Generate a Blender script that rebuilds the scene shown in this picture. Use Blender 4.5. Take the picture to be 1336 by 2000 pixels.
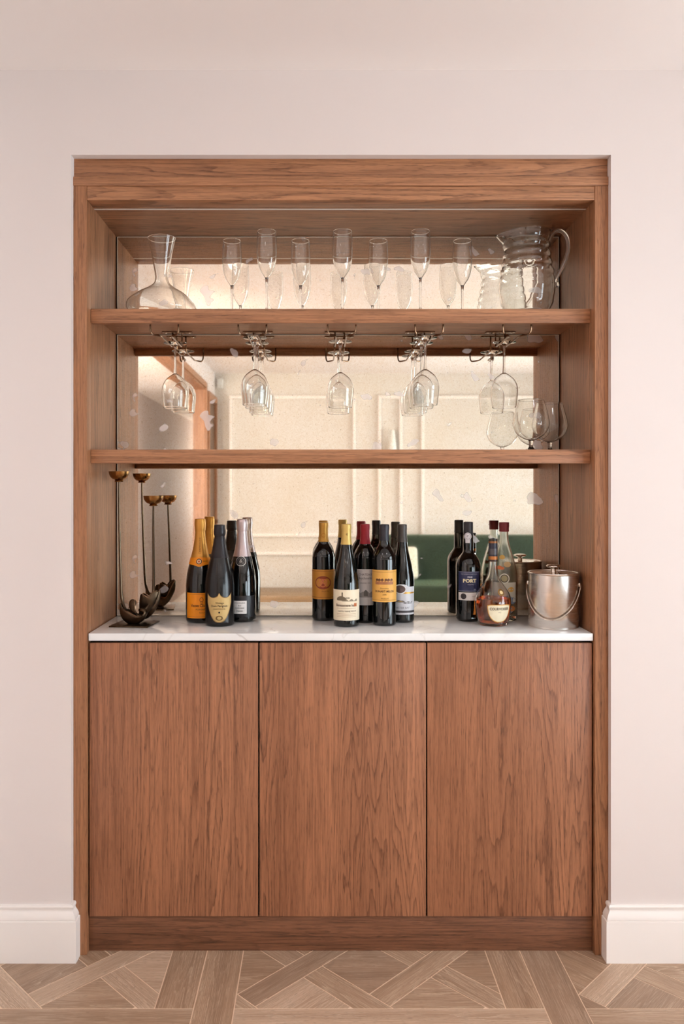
import bpy, bmesh, math, random
from mathutils import Vector, Matrix

for o in list(bpy.data.objects):
    bpy.data.objects.remove(o, do_unlink=True)
SC = bpy.context.scene
COL = SC.collection
PI = math.pi
random.seed(7)

# ------------------------------------------------------------------ camera, world, light, exposure
CAM = Vector((-0.0654, -2.25, 1.327))
cd = bpy.data.cameras.new('camera'); cam = bpy.data.objects.new('camera', cd); COL.objects.link(cam)
cam.location = CAM; cam.rotation_euler = (PI / 2, 0, 0)
cd.sensor_width = 36; cd.lens = 1539 / 2000 * 36
cd.shift_x = (668 - 621) / 2000; cd.shift_y = -(1000 - 958) / 2000
cd.clip_start = 0.02
SC.camera = cam
SC.view_settings.view_transform = 'Standard'; SC.view_settings.look = 'None'
SC.view_settings.gamma = 1; SC.view_settings.use_curve_mapping = False
SC.view_settings.exposure = -0.20
SC.cycles.use_light_tree = False; SC.cycles.max_bounces = 18; SC.cycles.transmission_bounces = 16; SC.cycles.glossy_bounces = 5
SC.cycles.diffuse_bounces = 3; SC.cycles.transparent_max_bounces = 8
SC.cycles.use_adaptive_sampling = True; SC.cycles.adaptive_threshold = 0.08; SC.cycles.adaptive_min_samples = 8

w = bpy.data.worlds.new('world'); SC.world = w; w.use_nodes = True
w.node_tree.nodes['Background'].inputs[0].default_value = (0.9, 0.95, 1, 1)
w.node_tree.nodes['Background'].inputs[1].default_value = 1.0

def area(name, loc, rot, sx, sy, power, col=(1, 1, 1)):
    l = bpy.data.lights.new(name, 'AREA'); l.shape = 'RECTANGLE'; l.size = sx; l.size_y = sy
    l.energy = power; l.color = col
    o = bpy.data.objects.new(name, l); COL.objects.link(o); o.location = loc; o.rotation_euler = rot
    return o
# daylight entering by the two tall windows of the right hand wall, plus fill lights added in unseen openings at both hall ends
DAY = (0.775, 0.915, 1.0)
area('daylight', (3.16, -1.55, 1.35), (0, PI / 2 + 0.36, 0), 2.1, 1.7, 110, DAY)
area('daylight', (3.16, -3.75, 1.35), (0, PI / 2 + 0.34, 0), 2.1, 1.7, 108, DAY)
area('daylight', (-1.5, -0.86, 1.5), (PI / 2 + 0.25, 0, PI), 0.5, 1.3, 105, (1.0, 0.96, 0.9))  # fill added to brighten the hall, from an unseen near-end opening
FILL_XY = [(dx, dy) for dx in (-0.5, 0.8, 2.1) for dy in (-1.12, -3.0)]  # positions of unseen ceiling spots added as fill
def fill_spot(x, y, z, e):
    l = bpy.data.lights.new('downlight_bulb', 'SPOT'); l.energy = e; l.spot_size = 2.7; l.spot_blend = 1.0
    l.shadow_soft_size = 0.06; l.color = (1.0, 0.985, 0.965)
    o = bpy.data.objects.new('downlight_bulb', l); COL.objects.link(o); o.location = (x, y, z)
for x_, y_ in FILL_XY: fill_spot(x_, y_, 2.505, 15 if y_ > -2 else 42)
area('daylight', (-1.5, -10.34, 1.5), (PI / 2 + 0.1, 0, 0), 0.5, 1.3, 130, (1.0, 0.96, 0.9))  # second hall fill, added behind an unseen far-end opening

# ------------------------------------------------------------------ materials
def s2l(c):
    return tuple(((x / 255) / 12.92 if x <= 10 else (((x / 255) + 0.055) / 1.055) ** 2.4) for x in c)
class NT:
    def __init__(s, name):
        s.m = bpy.data.materials.new(name); s.m.use_nodes = True
        s.t = s.m.node_tree; s.n = s.t.nodes; s.bsdf = s.n['Principled BSDF']; s.out = s.n['Material Output']
    def node(s, typ, **kw):
        n = s.n.new(typ)
        for k, v in kw.items(): setattr(n, k, v)
        return n
    def link(s, a, b): s.t.links.new(a, b)
    def val(s, sock, v):
        if hasattr(v, 'is_output') or isinstance(v, bpy.types.NodeSocket): s.link(v, sock)
        else: sock.default_value = v
    def math(s, op, a, b=0.0, c=0.0, clamp=False):
        n = s.node('ShaderNodeMath', operation=op, use_clamp=clamp)
        s.val(n.inputs[0], a); s.val(n.inputs[1], b)
        if op in ('MULTIPLY_ADD', 'SMOOTH_MIN', 'WRAP'): s.val(n.inputs[2], c)
        return n.outputs[0]
    def mapr(s, v, a, b, c=0.0, d=1.0, smooth=False):
        n = s.node('ShaderNodeMapRange'); n.interpolation_type = 'SMOOTHSTEP' if smooth else 'LINEAR'
        s.val(n.inputs[0], v)
        for i, q in enumerate((a, b, c, d)): n.inputs[i + 1].default_value = q
        return n.outputs[0]
    def mix(s, f, a, b, blend='MIX'):
        n = s.node('ShaderNodeMix', data_type='RGBA', blend_type=blend)
        s.val(n.inputs[0], f)
        for sock, v in ((n.inputs[6], a), (n.inputs[7], b)):
            if isinstance(v, tuple): sock.default_value = (*v[:3], 1)
            else: s.link(v, sock)
        return n.outputs[2]
    def noise(s, vec, scale, detail=2, rough=0.5, dist=0.0):
        n = s.node('ShaderNodeTexNoise'); s.link(vec, n.inputs['Vector'])
        n.inputs['Scale'].default_value = scale; n.inputs['Detail'].default_value = detail
        n.inputs['Roughness'].default_value = rough; n.inputs['Distortion'].default_value = dist
        return n.outputs['Fac']
    def scaled(s, vec, sc, loc=None):
        n = s.node('ShaderNodeMapping'); s.link(vec, n.inputs[0]); n.inputs['Scale'].default_value = sc
        if loc is not None: s.link(loc, n.inputs['Location'])
        return n.outputs[0]
    def bump(s, h, strength, dist=0.001):
        n = s.node('ShaderNodeBump'); n.inputs['Strength'].default_value = strength; n.inputs['Distance'].default_value = dist
        s.link(h, n.inputs['Height']); s.link(n.outputs[0], s.bsdf.inputs['Normal'])

def plain(name, rgb, rough=0.5, metal=0.0, coat=0.0, spec=0.5, trans=0.0, ior=1.45, sheen=0.0):
    k = NT(name); b = k.bsdf
    b.inputs['Base Color'].default_value = (*s2l(rgb), 1); b.inputs['Roughness'].default_value = rough
    b.inputs['Metallic'].default_value = metal; b.inputs['Coat Weight'].default_value = coat
    b.inputs['Coat Roughness'].default_value = 0.03
    b.inputs['Specular IOR Level'].default_value = spec; b.inputs['Transmission Weight'].default_value = trans
    b.inputs['IOR'].default_value = ior; b.inputs['Sheen Weight'].default_value = sheen
    return k.m

def wood(name, light, mid, dark, axis='Z', rough=0.40, uv=False, cont=1.0, freq=1.0, rings=22.0, pore=None):
    """oak: board tone, cathedral lines (contours of a stretched noise), fine streaks and pores"""
    k = NT(name); tc = k.node('ShaderNodeTexCoord'); src = tc.outputs['UV' if uv else 'Object']
    oi = k.node('ShaderNodeObjectInfo'); cx = k.node('ShaderNodeCombineXYZ')
    for i, f in enumerate((13.7, 7.9, 5.3)): k.link(k.math('MULTIPLY', oi.outputs['Random'], f), cx.inputs[i])
    loc = None if uv else cx.outputs[0]
    def sc(al, ac):
        return {'X': (al, ac, ac), 'Y': (ac, al, ac), 'Z': (ac, ac, al)}[axis]
    strip = k.noise(k.scaled(src, sc(0.12 * freq, 13 * freq), loc), 1, 1)
    broad = k.noise(k.scaled(src, sc(1.1 * freq, 16 * freq), loc), 1, 3)
    v = k.noise(k.scaled(src, sc(0.55 * freq, 10 * freq), loc), 1, 2, 0.42, 0.2)
    wob = k.noise(k.scaled(src, sc(16 * freq, 80 * freq), loc), 1, 2)
    v2 = k.math('ADD', k.math('MULTIPLY', v, rings), k.math('MULTIPLY', wob, 0.6))
    fr = k.math('FRACT', v2)
    ring = k.math('MULTIPLY', k.math('POWER', k.math('SUBTRACT', 1.0, fr), 4.0), k.mapr(fr, 0.0, 0.06, 0.0, 1.0))
    ring = k.math('MULTIPLY', ring, k.mapr(k.noise(k.scaled(src, sc(0.35 * freq, 9 * freq), loc), 1, 1), 0.40, 0.60, 0.25, 1.0))
    fine = k.noise(k.scaled(src, sc(5 * freq, 210 * freq), loc), 1, 2, 0.6)
    finem = k.mapr(fine, 0.48, 0.68, 0, 1); finel = k.mapr(fine, 0.44, 0.30, 0, 1)
    po = k.noise(k.scaled(src, sc(34 * freq, 520 * freq), loc), 1, 1, 0.5)
    porem = k.mapr(po, 0.55, 0.66, 0, 1)
    tone = k.math('ADD', k.math('MULTIPLY', strip, 0.65), k.math('MULTIPLY', broad, 0.35))
    col = k.mix(k.mapr(tone, 0.36, 0.62), s2l(light), s2l(mid))
    col = k.mix(k.math('MULTIPLY', finel, 0.30 * cont), col, s2l(tuple(min(255, c * 1.13) for c in light)))
    col = k.mix(k.math('MULTIPLY', finem, 0.46 * cont), col, s2l(dark))
    col = k.mix(k.math('MULTIPLY', ring, 0.80 * min(cont, 1.2)), col, s2l(dark))
    pr = k.math('MULTIPLY', porem, k.mapr(ring, 0, 0.5, 0.35, 0.9))
    col = k.mix(k.math('MULTIPLY', pr, 0.62 * min(cont, 1.2)), col, s2l(pore or tuple(c * 0.66 for c in dark)))
    k.link(col, k.bsdf.inputs['Base Color'])
    h = k.math('SUBTRACT', 1.0, k.math('ADD', k.math('MULTIPLY', porem, 0.6), k.math('MULTIPLY', ring, 0.4)))
    k.bump(h, 0.3, 0.0007)
    k.bsdf.inputs['Roughness'].default_value = rough
    return k.m

OAK = ((184, 129, 91), (166, 112, 77), (104, 62, 38))
M = {}
M['oak_v'] = wood('oak_vertical', *OAK, axis='Z')
M['oak_h'] = wood('oak_horizontal', *OAK, axis='X')
M['oak_d'] = wood('oak_depth', *OAK, axis='Y')
M['oak_door'] = wood('oak_door', (178, 119, 85), (160, 105, 74), (98, 58, 37), axis='Z', cont=1.0, rings=26)
M['oak_plinth'] = wood('oak_plinth', (138, 91, 64), (122, 78, 54), (70, 40, 25), axis='X', cont=1.2)  # plinth oak darkened: shade below the doors is put into the colour
FL = ((182, 150, 124), (162, 131, 106), (222, 196, 170))
M['floor1'] = wood('floor_oak_a', *FL, axis='X', uv=True, rough=0.42, cont=1.1, freq=1.7, rings=26, pore=(112, 86, 68))
M['floor2'] = wood('floor_oak_b', (174, 141, 114), (150, 118, 94), (212, 184, 158), axis='X', uv=True, rough=0.42, cont=1.1, freq=1.7, rings=26, pore=(112, 86, 68))
M['floor3'] = wood('floor_oak_c', (200, 169, 143), (180, 148, 122), (230, 206, 182), axis='X', uv=True, rough=0.42, cont=1.1, freq=1.7, rings=26, pore=(112, 86, 68))
M['floor4'] = wood('floor_oak_d', (168, 137, 113), (148, 118, 96), (206, 180, 156), axis='X', uv=True, rough=0.42, cont=1.1, freq=1.7, rings=26, pore=(112, 86, 68))
M['grout'] = plain('floor_joint', (240, 212, 186), 0.7)
def wallmat(name, rgb, rough=0.75):
    k = NT(name); tc = k.node('ShaderNodeTexCoord')
    n = k.noise(tc.outputs['Object'], 1.2, 2)
    c = tuple(s2l(rgb)); c2 = tuple(x * 0.965 for x in c)
    k.link(k.mix(n, c, c2), k.bsdf.inputs['Base Color']); k.bsdf.inputs['Roughness'].default_value = rough
    k.bump(k.noise(tc.outputs['Object'], 260, 2), 0.04, 0.0005)
    return k.m
M['wall'] = wallmat('wall_paint', (235, 222, 217))
M['ceil'] = wallmat('ceiling_paint', (252, 241, 236))
M['trim'] = plain('trim_paint', (248, 238, 232), 0.35)
M['panelwall'] = wallmat('panel_wall_paint', (224, 215, 206), 0.6)
M['white'] = plain('white_plastic', (240, 238, 234), 0.4)
M['dark'] = plain('carcass_black', (22, 16, 13), 0.7)
M['gap'] = plain('mirror_seal', (30, 26, 24), 0.6)

def marble():
    k = NT('marble'); tc = k.node('ShaderNodeTexCoord'); o = tc.outputs['Object']
    n1 = k.noise(k.scaled(o, (1.3, 2.0, 1.3)), 3.2, 5, 0.55, 1.4)
    vein = k.math('ABSOLUTE', k.math('SUBTRACT', n1, 0.5))
    vm = k.mapr(vein, 0.0, 0.022, 1.0, 0.0)
    n2 = k.noise(o, 5, 2)
    col = k.mix(k.mapr(n2, 0.3, 0.7), s2l((250, 249, 248)), s2l((241, 239, 238)))
    col = k.mix(k.math('MULTIPLY', vm, k.mapr(n2, 0.42, 0.62, 0, 0.55)), col, s2l((176, 168, 163)))
    k.link(col, k.bsdf.inputs['Base Color']); k.bsdf.inputs['Roughness'].default_value = 0.14
    return k.m
M['marble'] = marble()

def antique_mirror():
    k = NT('antique_mirror'); tc = k.node('ShaderNodeTexCoord'); o = tc.outputs['Object']; b = k.bsdf
    n1 = k.noise(o, 5.0, 3, 0.6)
    worm = k.noise(o, 75, 3, 0.6, 2.2)
    worm2 = k.math('ABSOLUTE', k.math('SUBTRACT', worm, 0.5))
    wm = k.mapr(worm2, 0.0, 0.05, 1.0, 0.0)
    col = k.mix(k.mapr(n1, 0.35, 0.65), (0.975, 0.945, 0.865), (0.945, 0.885, 0.765))
    col = k.mix(k.math('MULTIPLY', wm, 0.6), col, (0.80, 0.66, 0.46))
    spk = k.mapr(k.noise(o, 160, 2), 0.65, 0.71, 0, 0.6)
    col = k.mix(spk, col, (0.52, 0.40, 0.26))
    k.link(col, b.inputs['Base Color']); b.inputs['Metallic'].default_value = 1.0; b.inputs['Roughness'].default_value = 0.025
    patch = k.noise(k.scaled(o, (1, 1, 1.1)), 13, 2, 0.45, 0.3)
    pm = k.mapr(patch, 0.665, 0.685, 0, 0.6)
    d = k.node('ShaderNodeBsdfPrincipled'); d.inputs['Base Color'].default_value = (0.93, 0.92, 0.95, 1)
    d.inputs['Roughness'].default_value = 0.32; d.inputs['Metallic'].default_value = 1.0
    mx = k.node('ShaderNodeMixShader'); k.link(pm, mx.inputs[0]); k.link(b.outputs[0], mx.inputs[1]); k.link(d.outputs[0], mx.inputs[2])
    k.link(mx.outputs[0], k.out.inputs[0])
    return k.m
M['mirror'] = antique_mirror()
M['mirror_edge'] = plain('mirror_glass_edge', (236, 228, 212), 0.3, 0.3)

def glass(name, col=(1, 1, 1), rough=0.0, ior=1.47):
    k = NT(name); g = k.node('ShaderNodeBsdfGlass'); g.inputs['Color'].default_value = (*col, 1)
    g.inputs['Roughness'].default_value = rough; g.inputs['IOR'].default_value = ior
    k.link(g.outputs[0], k.out.inputs[0]); return k.m
M['glass'] = glass('clear_glass', (0.985, 0.985, 0.98))
M['glass_thick'] = glass('jug_glass', (0.97, 0.975, 0.97))
M['liquid'] = glass('amber_liquid', (0.93, 0.47, 0.19), 0.0, 1.36)
M['frost'] = glass('frosted_spirit_glass', (0.93, 0.94, 0.92), 0.12)
def pane():
    k = NT('window_pane'); t = k.node('ShaderNodeBsdfTransparent'); g = k.node('ShaderNodeBsdfGlossy'); g.inputs['Roughness'].default_value = 0.01
    f = k.node('ShaderNodeFresnel'); mx = k.node('ShaderNodeMixShader')
    k.link(f.outputs[0], mx.inputs[0]); k.link(t.outputs[0], mx.inputs[1]); k.link(g.outputs[0], mx.inputs[2]); k.link(mx.outputs[0], k.out.inputs[0])
    return k.m
M['pane'] = pane()
M['bottle'] = plain('dark_bottle_glass', (9, 9, 9), 0.06, 0, 0.6)
M['bottle_g'] = plain('green_black_glass', (10, 12, 9), 0.06, 0, 0.6)
M['bottle_m'] = plain('satin_dark_bottle', (24, 21, 21), 0.24, 0, 0.15)
M['bronze'] = plain('aged_bronze', (92, 76, 60), 0.34, 1.0)
M['brass'] = plain('aged_brass_cup', (150, 108, 62), 0.25, 1.0)
M['wire'] = plain('rack_wire', (128, 100, 78), 0.22, 1.0)
def steel():
    k = NT('brushed_steel'); tc = k.node('ShaderNodeTexCoord'); b = k.bsdf
    n = k.noise(k.scaled(tc.outputs['Object'], (3, 3, 2500)), 1, 1)
    b.inputs['Base Color'].default_value = (0.66, 0.61, 0.565, 1); b.inputs['Metallic'].default_value = 1
    k.link(k.mapr(n, 0.3, 0.7, 0.235, 0.275), b.inputs['Roughness']); b.inputs['Anisotropic'].default_value = 0.6
    return k.m
M['steel'] = steel()
M['chrome'] = plain('polished_steel', (205, 196, 186), 0.08, 1.0)
def velvet():
    k = NT('green_velvet'); tc = k.node('ShaderNodeTexCoord'); b = k.bsdf
    n = k.noise(tc.outputs['Object'], 6, 3)
    k.link(k.mix(n, s2l((30, 43, 29)), s2l((44, 60, 40))), b.inputs['Base Color']); b.inputs['Roughness'].default_value = 0.8
    b.inputs['Sheen Weight'].default_value = 0.25; b.inputs['Sheen Tint'].default_value = (0.5, 0.7, 0.45, 1)
    return k.m
M['velvet'] = velvet()
M['cream_fabric'] = plain('cream_fabric', (232, 224, 205), 0.85)
M['led'] = plain('led_diffuser', (246, 238, 230), 0.4)
PAINT = {}
def paint(rgb, rough=0.5, metal=0.0):
    key = (rgb, rough, metal)
    if key not in PAINT: PAINT[key] = plain('print_%02x%02x%02x' % rgb, rgb, rough, metal)
    return PAINT[key]

# ------------------------------------------------------------------ mesh helpers
class MB:
    def __init__(s): s.v = []; s.f = []
    def add(s, vs, fs):
        o = len(s.v); s.v += [tuple(p) for p in vs]; s.f += [tuple(i + o for i in f) for f in fs]; return s
    def box(s, x0, x1, y0, y1, z0, z1):
        return s.add([(x0, y0, z0), (x1, y0, z0), (x1, y1, z0), (x0, y1, z0), (x0, y0, z1), (x1, y0, z1), (x1, y1, z1), (x0, y1, z1)],
                     [(0, 3, 2, 1), (4, 5, 6, 7), (0, 1, 5, 4), (1, 2, 6, 5), (2, 3, 7, 6), (3, 0, 4, 7)])
    def lathe(s, prof, n=40, c=(0, 0, 0)):
        vs = []; idx = []
        for r, z in prof:
            if r < 1e-6: idx.append([len(vs)] * n); vs.append((c[0], c[1], c[2] + z))
            else:
                st = len(vs); idx.append([st + i for i in range(n)])
                for i in range(n):
                    a = 2 * PI * i / n; vs.append((c[0] + r * math.cos(a), c[1] + r * math.sin(a), c[2] + z))
        fs = []
        for k in range(len(prof) - 1):
            A, B = idx[k], idx[k + 1]
            for i in range(n):
                j = (i + 1) % n; q = [A[i], A[j], B[j], B[i]]; u = []
                for t in q:
                    if t not in u: u.append(t)
                if len(u) >= 3: fs.append(tuple(u))
        return s.add(vs, fs)
    def tube(s, pts, rad, n=8, caps=True):
        pts = [Vector(p) for p in pts]; m = len(pts); vs = []; up = None
        for i, p in enumerate(pts):
            t = (pts[min(i + 1, m - 1)] - pts[max(i - 1, 0)]).normalized()
            if up is None:
                up = Vector((0, 0, 1)) if abs(t.z) < 0.9 else Vector((0, 1, 0))
            a = t.cross(up)
            if a.length < 1e-5: a = t.cross(Vector((1, 0, 0)))
            a.normalize(); up = a.cross(t).normalized()
            r = rad[i] if isinstance(rad, (list, tuple)) else rad
            for k in range(n):
                th = 2 * PI * k / n; vs.append(p + a * (r * math.cos(th)) + up * (r * math.sin(th)))
        fs = []
        for i in range(m - 1):
            for k in range(n):
                k2 = (k + 1) % n; fs.append((i * n + k, i * n + k2, (i + 1) * n + k2, (i + 1) * n + k))
        if caps: fs += [tuple(range(n - 1, -1, -1)), tuple((m - 1) * n + k for k in range(n))]
        return s.add(vs, fs)
    def prism(s, poly, z0, z1):
        n = len(poly)
        vs = [(p[0], p[1], z0) for p in poly] + [(p[0], p[1], z1) for p in poly]
        fs = [tuple(range(n - 1, -1, -1)), tuple(range(n, 2 * n))] + [(i, (i + 1) % n, n + (i + 1) % n, n + i) for i in range(n)]
        return s.add(vs, fs)
    def build(s, name, mat, parent=None, smooth=False, bevel=0.0, seg=2, loc=None, fixn=True, angle=35):
        me = bpy.data.meshes.new(name); me.from_pydata(s.v, [], s.f)
        if fixn or bevel:
            bm = bmesh.new(); bm.from_mesh(me)
            if fixn: bmesh.ops.recalc_face_normals(bm, faces=bm.faces)
            if bevel: bmesh.ops.bevel(bm, geom=[e for e in bm.edges if len(e.link_faces) == 2 and e.calc_face_angle(0) > 0.5], offset=bevel, segments=seg, affect='EDGES', profile=0.6)
            bm.to_mesh(me); bm.free()
        if smooth or bevel:
            me.polygons.foreach_set('use_smooth', [True] * len(me.polygons)); me.set_sharp_from_angle(angle=math.radians(angle))
        me.materials.append(M[mat] if isinstance(mat, str) else mat)
        o = bpy.data.objects.new(name, me); COL.objects.link(o)
        if parent is not None: o.parent = parent
        if loc is not None: o.location = loc
        return o

def tag(o, label, cat, group=None, kind=None):
    o['label'] = label; o['category'] = cat
    if group: o['group'] = group
    if kind: o['kind'] = kind
    return o
def thing(name, label, cat, loc=(0, 0, 0), rz=0.0, group=None, kind=None):
    o = bpy.data.objects.new(name, None); COL.objects.link(o); o.empty_display_size = 0.05
    o.location = loc; o.rotation_euler = (0, 0, rz); return tag(o, label, cat, group, kind)
def dup(root, label, loc, rz=0.0):
    r = root.copy(); COL.objects.link(r); r.location = loc; r.rotation_euler = (root.rotation_euler[0], root.rotation_euler[1], rz)
    if label: r['label'] = label
    for ch in list(root.children):
        c = ch.copy(); COL.objects.link(c); c.parent = r
        for g in list(ch.children):
            d = g.copy(); COL.objects.link(d); d.parent = c
    return r
def cr(pts, n=6):
    out = []; P = [tuple(p) for p in pts]; m = len(P)
    for i in range(m - 1):
        p0 = P[max(i - 1, 0)]; p1 = P[i]; p2 = P[i + 1]; p3 = P[min(i + 2, m - 1)]
        for k in range(n):
            t = k / n
            out.append(tuple(0.5 * (2 * b + (c - a) * t + (2 * a - 5 * b + 4 * c - d) * t * t + (3 * b - a - 3 * c + d) * t ** 3) for a, b, c, d in zip(p0, p1, p2, p3)))
    out.append(P[-1]); return out
def rad_at(prof, z):
    best = 0
    for (r0, z0), (r1, z1) in zip(prof, prof[1:]):
        if (z0 <= z <= z1) and z1 > z0: best = max(best, r0 + (r1 - r0) * (z - z0) / (z1 - z0))
    return best
def patch(name, mat, parent, prof, w, zb, zt, ac=0.0, eps=0.0005, nx=18, nz=6):
    """a label following the bottle: w = half width (m along the arc), zb/zt = functions of t in -1..1"""
    R = rad_at(prof, (zb(0) + zt(0)) / 2); vs = []; fs = []
    for i in range(nx + 1):
        t = -1 + 2 * i / nx; b = zb(t); u = zt(t)
        for j in range(nz + 1):
            z = b + (u - b) * j / nz; r = rad_at(prof, z) + eps; a = ac + w * t / R
            vs.append((r * math.sin(a), -r * math.cos(a), z))
    for i in range(nx):
        for j in range(nz):
            q = i * (nz + 1) + j; fs.append((q, q + nz + 1, q + nz + 2, q + 1))
    return MB().add(vs, fs).build(name, mat, parent, smooth=True, fixn=False, angle=80)
def text(name, body, size, mat, parent, prof, z, ac=0.0, eps=0.0009, sx=1.0, bold=0.0, vertical=False):
    c = bpy.data.curves.new('t', 'FONT'); c.body = body; c.size = size; c.align_x = 'CENTER'; c.align_y = 'CENTER'; c.resolution_u = 2; c.offset = bold
    o = bpy.data.objects.new('t', c); COL.objects.link(o)
    dg = bpy.context.evaluated_depsgraph_get(); dg.update()
    me = bpy.data.meshes.new_from_object(o.evaluated_get(dg)); bpy.data.objects.remove(o); bpy.data.curves.remove(c)
    R = rad_at(prof, z)
    for v in me.vertices:
        x, y = v.co.x * sx, v.co.y
        if vertical: x, y = -y, x
        zz = z + y; r = rad_at(prof, zz) + eps; a = ac + x / R
        v.co = (r * math.sin(a), -r * math.cos(a), zz)
    me.materials.clear(); me.materials.append(mat); me.name = name
    q = bpy.data.objects.new(name, me); COL.objects.link(q); q.parent = parent; return q
def const(v): return lambda t: v
def disc_patch(name, mat, parent, prof, r, z, ac=0.0, eps=0.0008, inner=0.0, n=28, sq=1.0):
    vs = []; fs = []; R = rad_at(prof, z)
    for k in range(n):
        a = 2 * PI * k / n
        for rr in (inner, r):
            x = rr * math.cos(a) * sq; zz = z + rr * math.sin(a); q = rad_at(prof, zz) + eps; th = ac + x / R
            vs.append((q * math.sin(th), -q * math.cos(th), zz))
    for k in range(n):
        j = (k + 1) % n; fs.append((2 * k, 2 * k + 1, 2 * j + 1, 2 * j))
    return MB().add(vs, fs).build(name, mat, parent, smooth=True, fixn=False, angle=80)

# ------------------------------------------------------------------ room shell
HALF = 0.7255; FO = 0.764; FTOP = 2.277; CEIL = 2.517; XL = -1.11; XR = 3.0; YB = -5.105; DM = 0.3225; WY = -0.02
wb = MB(); wb.box(-1.3, -FO, WY, 0.42, 0, CEIL); wb.box(FO, 3.25, WY, 0.42, 0, CEIL); wb.box(-FO, FO, WY, 0.42, FTOP, CEIL)
tag(wb.build('wall_back', 'wall'), 'warm white painted wall around the oak alcove', 'wall', kind='structure')
tag(MB().box(XL, 3.25, YB - 0.15, 0.42, CEIL, CEIL + 0.1).build('ceiling', 'ceil'), 'warm white painted ceiling above the alcove', 'ceiling', kind='structure')
tag(MB().box(XL - 0.104, 3.25, YB - 0.15, YB, 0, CEIL).build('wall_front', 'panelwall'), 'cream panelled wall seen in the mirror', 'wall', kind='structure')
# right wall with two window openings
WIN = [(-2.4, -0.7), (-4.6, -2.9)]; WZ0, WZ1 = 0.3, 2.4
rw = MB(); rw.box(XR, XR + 0.12, YB, WY, 0, WZ0); rw.box(XR, XR + 0.12, YB, WY, WZ1, CEIL)
rw.box(XR, XR + 0.12, -0.7, WY, WZ0, WZ1); rw.box(XR, XR + 0.12, -2.9, -2.4, WZ0, WZ1); rw.box(XR, XR + 0.12, YB, -4.6, WZ0, WZ1)
tag(rw.build('wall_right', 'wall'), 'warm white side wall with tall windows', 'wall', kind='structure')
for i, (a, b) in enumerate(WIN):
    t = thing('window_%d' % (i + 1), ('tall white window nearest the alcove', 'tall white window nearest the panelled wall')[i], 'window', (XR + 0.05, (a + b) / 2, WZ0), kind='structure')
    hw = (b - a) / 2; H = WZ1 - WZ0
    fr = MB(); fr.box(-.03, .03, -hw, -hw + .06, 0, H); fr.box(-.03, .03, hw - .06, hw, 0, H); fr.box(-.03, .03, -hw + .06, hw - .06, 0, .06); fr.box(-.03, .03, -hw + .06, hw - .06, H - .06, H)
    fr.build('window_frame', 'trim', t)
    MB().box(-.02, .02, -.025, .025, .06, H - .06).build('mullion', 'trim', t)
    for s in (-1, 1):
        MB().box(-.02, .02, min(s * .025, s * (hw - .06)), max(s * .025, s * (hw - .06)), H * .62, H * .62 + .04).build('glazing_bar', 'trim', t)
        MB().box(-.004, .004, min(s * .025, s * (hw - .06)), max(s * .025, s * (hw - .06)), .06, H - .06).build('pane', 'pane', t)
# left wall with the wide cased opening and a narrow door near the far corner
OY0, OY1, OH = -4.38, -1.25, 2.277
lw = MB(); lw.box(XL - .104, XL, OY1, WY, 0, CEIL); lw.box(XL - .104, XL, YB, OY0, 0, CEIL); lw.box(XL - .104, XL, OY0, OY1, OH, CEIL)
tag(lw.build('wall_left', 'wall'), 'cream side wall with the oak cased opening', 'wall', kind='structure')
tr = thing('trim_1', 'oak casing around the wide opening in the side wall', 'door casing', (XL, OY0, 0), kind='structure')
L = OY1 - OY0
MB().box(-.106, .003, 0, .02, 0, OH - .02).build('jamb', 'oak_v', tr); MB().box(-.106, .003, L - .02, L, 0, OH - .02).build('jamb', 'oak_v', tr)
MB().box(-.106, .003, 0, L, OH - .02, OH).build('head', 'oak_d', tr)
MB().box(.0, .018, -.05, .0, 0, OH + .05).build('architrave', 'oak_v', tr); MB().box(.0, .018, L, L + .05, 0, OH + .05).build('architrave', 'oak_v', tr)
MB().box(.0, .018, 0, L, OH, OH + .05).build('architrave', 'oak_d', tr)
dr = thing('door_1', 'narrow oak framed door near the far corner in the mirror', 'door', (XL, -5.06, 0), kind='structure')
MB().box(.0, .03, 0, .06, 0, 2.26).build('door_frame', 'oak_v', dr); MB().box(.0, .03, .53, .59, 0, 2.26).build('door_frame', 'oak_v', dr)
MB().box(.0, .03, .06, .53, 2.19, 2.26).build('door_frame', 'oak_d', dr); MB().box(-.02, .008, .06, .53, 0, 2.19).build('door_leaf', wood('door_leaf_oak', (120, 92, 74), (108, 82, 66), (78, 56, 44)), dr)
MB().box(.008, .05, .10, .13, 1.0, 1.04).build('door_handle', 'brass', dr, bevel=.004)
# hall beyond the opening
HX = -1.80; HC = 2.28
tag(MB().box(HX - .1, HX, -10.3, -.9, 0, 2.6).build('wall_hall', 'wall'), 'cream hall wall beyond the cased opening', 'wall', kind='structure')
he = MB(); he.box(HX, -1.214, -10.4, -10.3, 0, .8); he.box(HX, -1.214, -10.4, -10.3, 2.2, 2.6); he.box(HX, -1.76, -10.4, -10.3, .8, 2.2); he.box(-1.24, -1.214, -10.4, -10.3, .8, 2.2); he.box(-1.314, -1.214, -10.3, YB - .15, 0, 2.6)  # window opening made up to let the far hall fill in
tag(he.build('wall_hall_end', 'wall'), 'cream wall with a small window at the far end of the hall', 'wall', kind='structure')
hn = MB(); hn.box(HX, -1.214, -.9, -.8, 0, .8); hn.box(HX, -1.214, -.9, -.8, 2.2, 2.6); hn.box(HX, -1.76, -.9, -.8, .8, 2.2); hn.box(-1.24, -1.214, -.9, -.8, .8, 2.2)  # window opening made up for the near hall fill
tag(hn.build('wall_hall_near', 'wall'), 'cream wall with a small window at the near end of the hall', 'wall', kind='structure')
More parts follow.
